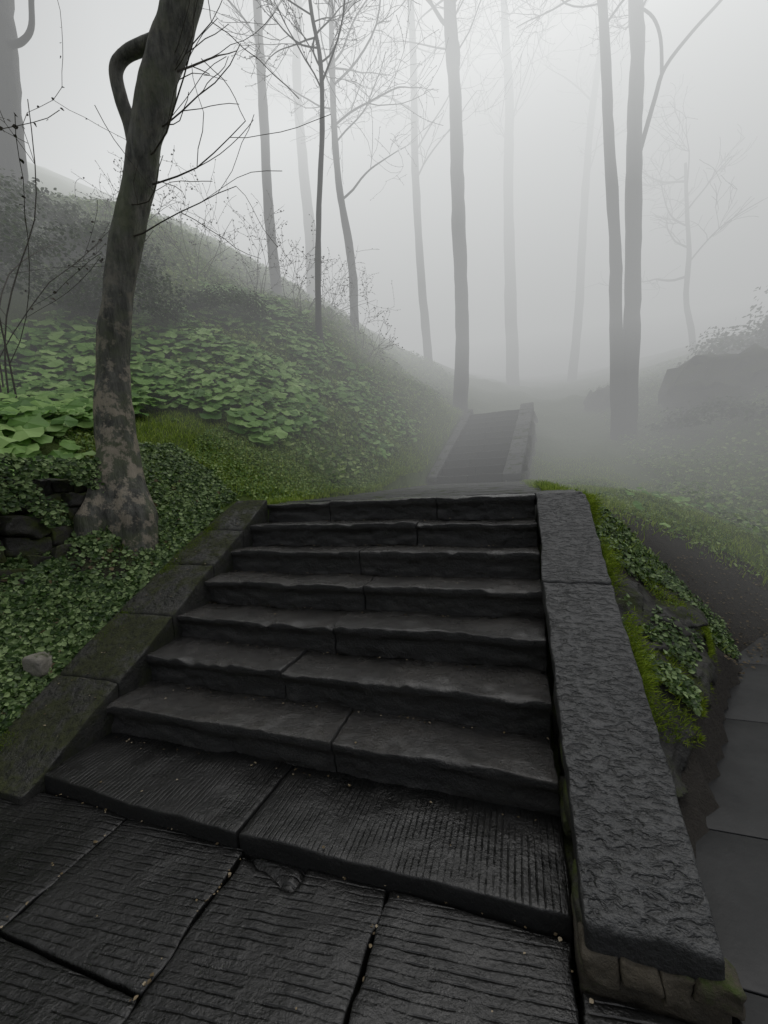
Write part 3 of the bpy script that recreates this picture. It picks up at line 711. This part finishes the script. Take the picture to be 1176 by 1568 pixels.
G_ = [(-10.5, 6.46, 6.6), (-10.5, 6.46, 7.44), (-10.45, 6.6, 9.4), (-10.5, 6.7, 11.4), (-10.7, 6.9, 13.3), (-10.8, 7, 16)]
e = tree('bare_tree', G_, [.7, .45, .29, .27, .25, .2], crown(G_, .8, 1, 4, 2.6, .04, 2, .6))
b = B(); tube(b, [(-10.3, 6.7, 11.2), (-9.95, 6.75, 11.2), (-9.7, 6.8, 11.45), (-9.6, 6.8, 12.1), (-9.3, 6.8, 13)], [.07, .06, .055, .05, .04], 8, .5, sub=5); b.obj('bough', M_tree, parent=e)
for nm, q0, q1, r in (('bare_tree', (-.1, 21.4, 5.5), (0, 23.5, 30), .26), ('bare_tree', (2.6, 23.2, 5), (4.9, 25, 28), .2), ('bare_tree', (6.8, 20.4, 4.8), (7.0, 20.9, 14), .11), ('bare_tree', (-7.5, 15, 8), (-7.7, 15.5, 24), .2)):
    q0 = np.array(q0); q1 = np.array(q1); P = [q0+(q1-q0)*t+np.array([random.gauss(0, .15), 0, 0])*(t > 0) for t in np.linspace(0, 1, 6)]
    tree(nm, P, np.linspace(r*1.2, r*.5, 6), crown(P, .45, 1, 8, 3.2, .045, 2, .6), rmin=.008)
for (x, y, hgt, n_) in ((-4.7, 2.75, 3.6, 4), (-6.3, 7.2, 1.5, 7), (-5.4, 8.1, 1.5, 8), (-4.5, 8.3, 1.3, 8), (-7.4, 7.0, 1.6, 8), (-4.2, 9.3, 1.4, 7), (-3.3, 9.4, 1.3, 6)):
    z0 = float(H(np.array([x]), np.array([y]))[0]); e = empty('bare_shrub'); b = B(); buds = []
    tall = hgt > 3
    for k in range(n_):
        grow(b, (x+random.gauss(0, .08), y+random.gauss(0, .08), z0-.05), (random.gauss(0, .12 if tall else .3), random.gauss(0, .12 if tall else .25), 1), hgt*random.uniform(.7, 1), .009 if tall else .007, 2, 3, .0026, .10 if tall else .04, buds)
    b.obj('stems', M_twig, parent=e); q = np.array(buds); bb_ = B()
    scatter(bb_, leaf_v, leaf_f, q, np.repeat([[0, -.5, .5]], len(q), 0), rng.uniform(.02, .045, len(q)), .8); bb_.obj('buds', M_twig, smooth=False, parent=e)
def shrub(c, s, n_, size):
    z0 = float(H(np.array([c[0]]), np.array([c[1]]))[0]); b = B()
    q = rng.normal(size=(n_, 3)); q /= np.linalg.norm(q, axis=1, keepdims=True); rad = rng.uniform(.3, 1, n_)**.4
    q = q*rad[:, None]*(1+.35*fbm(q*2.2+c[0], 3))[:, None]; q[:, 2] = np.abs(q[:, 2])
    pos = q*np.array(s)+np.array([c[0], c[1], z0-.1]); kk = fbm(pos*3.1, 3) > -.25
    scatter(b, leaf_v, leaf_f, pos[kk], q[kk]*.6+up*.5, rng.uniform(.6, 1.4, kk.sum())*size, .5)
    b.obj('shrub', M_shrub, smooth=False)
for c, s, n_, sz in (((-6.6, 4.2), (1.0, .9, 1.4), 9000, .05), ((-5.9, 5.2), (.9, .8, 1.0), 8000, .05), ((-7.8, 4.0), (1.3, 1.0, 1.5), 9000, .06), ((-7.2, 5.8), (1.2, .9, .9), 7000, .06),
                     ((-5.2, 6.6), (.9, .7, .5), 5000, .05), ((-8.8, 5.6), (1.5, 1, 1.1), 7000, .07), ((6.6, 14.2), (2.0, 1.2, .9), 6000, .09), ((8.2, 13.5), (2.4, 1.5, 1.6), 7000, .1),
                     ((6.3, 10.5), (1.6, 1.2, .9), 5000, .08), ((8.6, 9.5), (2, 1.5, 1.2), 6000, .09), ((4.4, 11.6), (1.1, 1, .6), 4000, .07)):
    shrub(c, s, n_, sz)

# ------------------------------------------------------------------ fog: clear air at the foot of the stairs, a bank that thickens uphill.
# extinction plus added emission in place of multiply scattered daylight, dimmer close to the ground
fog = empty('fog')
def fogprism(poly, z0, z1, sig, Lr, col=(.985, 1.0, .998)):
    k = len(poly); v = [(x, y, z0) for x, y in poly]+[(x, y, z1) for x, y in poly]
    fs = [tuple(reversed(range(k))), tuple(range(k, 2*k))]+[(i, (i+1) % k, (i+1) % k+k, i+k) for i in range(k)]
    me = bpy.data.meshes.new('fog_layer'); me.from_pydata(v, [], fs)
    m = bpy.data.materials.new('fog_layer'); m.use_nodes = True; nt = m.node_tree; nt.nodes.clear()
    out = nt.nodes.new('ShaderNodeOutputMaterial')
    ab = N(nt, 'ShaderNodeVolumeAbsorption'); ab.inputs['Color'].default_value = (0, 0, 0, 1); ab.inputs['Density'].default_value = sig
    em = N(nt, 'ShaderNodeEmission'); em.inputs['Color'].default_value = (*col, 1); em.inputs['Strength'].default_value = Lr*sig
    a1 = N(nt, 'ShaderNodeAddShader'); nt.links.new(ab.outputs[0], a1.inputs[0]); nt.links.new(em.outputs[0], a1.inputs[1])
    nt.links.new(a1.outputs[0], out.inputs['Volume']); me.materials.append(m)
    ob = bpy.data.objects.new('fog_layer', me); scene.collection.objects.link(ob); ob.parent = fog
fogprism([(-130, -90), (-4.2, -90), (-4.2, 3.7), (130, 3.7), (130, 8.2), (-130, 8.2)], -20, 22, .068, .40)
for z0, z1, L_ in [(-20, 4, .32), (4, 9, .51), (9, 22, .98)]:
    fogprism([(-130, 8.21), (130, 8.21), (130, 170), (-130, 170)], z0, z1-.01, .155, L_)

# ------------------------------------------------------------------ light
w = bpy.data.worlds.new('World'); scene.world = w; w.use_nodes = True; nt = w.node_tree
sky = nt.nodes.new('ShaderNodeTexSky'); sky.sky_type = 'NISHITA'; sky.sun_disc = False
sky.sun_elevation = math.radians(64); sky.sun_rotation = math.radians(7); sky.dust_density = 5; sky.air_density = 1.0
hs = nt.nodes.new('ShaderNodeHueSaturation'); hs.inputs['Saturation'].default_value = .25
nt.links.new(sky.outputs[0], hs.inputs['Color']); nt.links.new(hs.outputs[0], nt.nodes['Background'].inputs[0])
nt.nodes['Background'].inputs[1].default_value = .15
sl = bpy.data.lights.new('sun', 'SUN'); sl.energy = 1.4; sl.angle = math.radians(50); sl.color = (1, .98, .95)
so = bpy.data.objects.new('sun', sl); scene.collection.objects.link(so)
d = Vector((math.sin(math.radians(7))*math.cos(math.radians(64)), math.cos(math.radians(7))*math.cos(math.radians(64)), math.sin(math.radians(64))))
so.rotation_euler = (-d).to_track_quat('-Z', 'Y').to_euler(); so.location = (0, 10, 30)

# ------------------------------------------------------------------ camera
cam = bpy.data.cameras.new('camera'); cam.sensor_fit = 'VERTICAL'; cam.sensor_height = 36; cam.sensor_width = 27; cam.lens = 14.44
cam.clip_start = .05; cam.clip_end = 1000
co_ = bpy.data.objects.new('camera', cam); scene.collection.objects.link(co_); scene.camera = co_
R = Vector((.9505, .3078, -.0427)).normalized(); Fw = Vector((-.3100, .9485, -.0645)).normalized(); U = R.cross(Fw).normalized(); R = Fw.cross(U)
mt = Matrix(((R.x, U.x, -Fw.x, 0), (R.y, U.y, -Fw.y, 0), (R.z, U.z, -Fw.z, 1.33), (0, 0, 0, 1)))
co_.matrix_world = mt
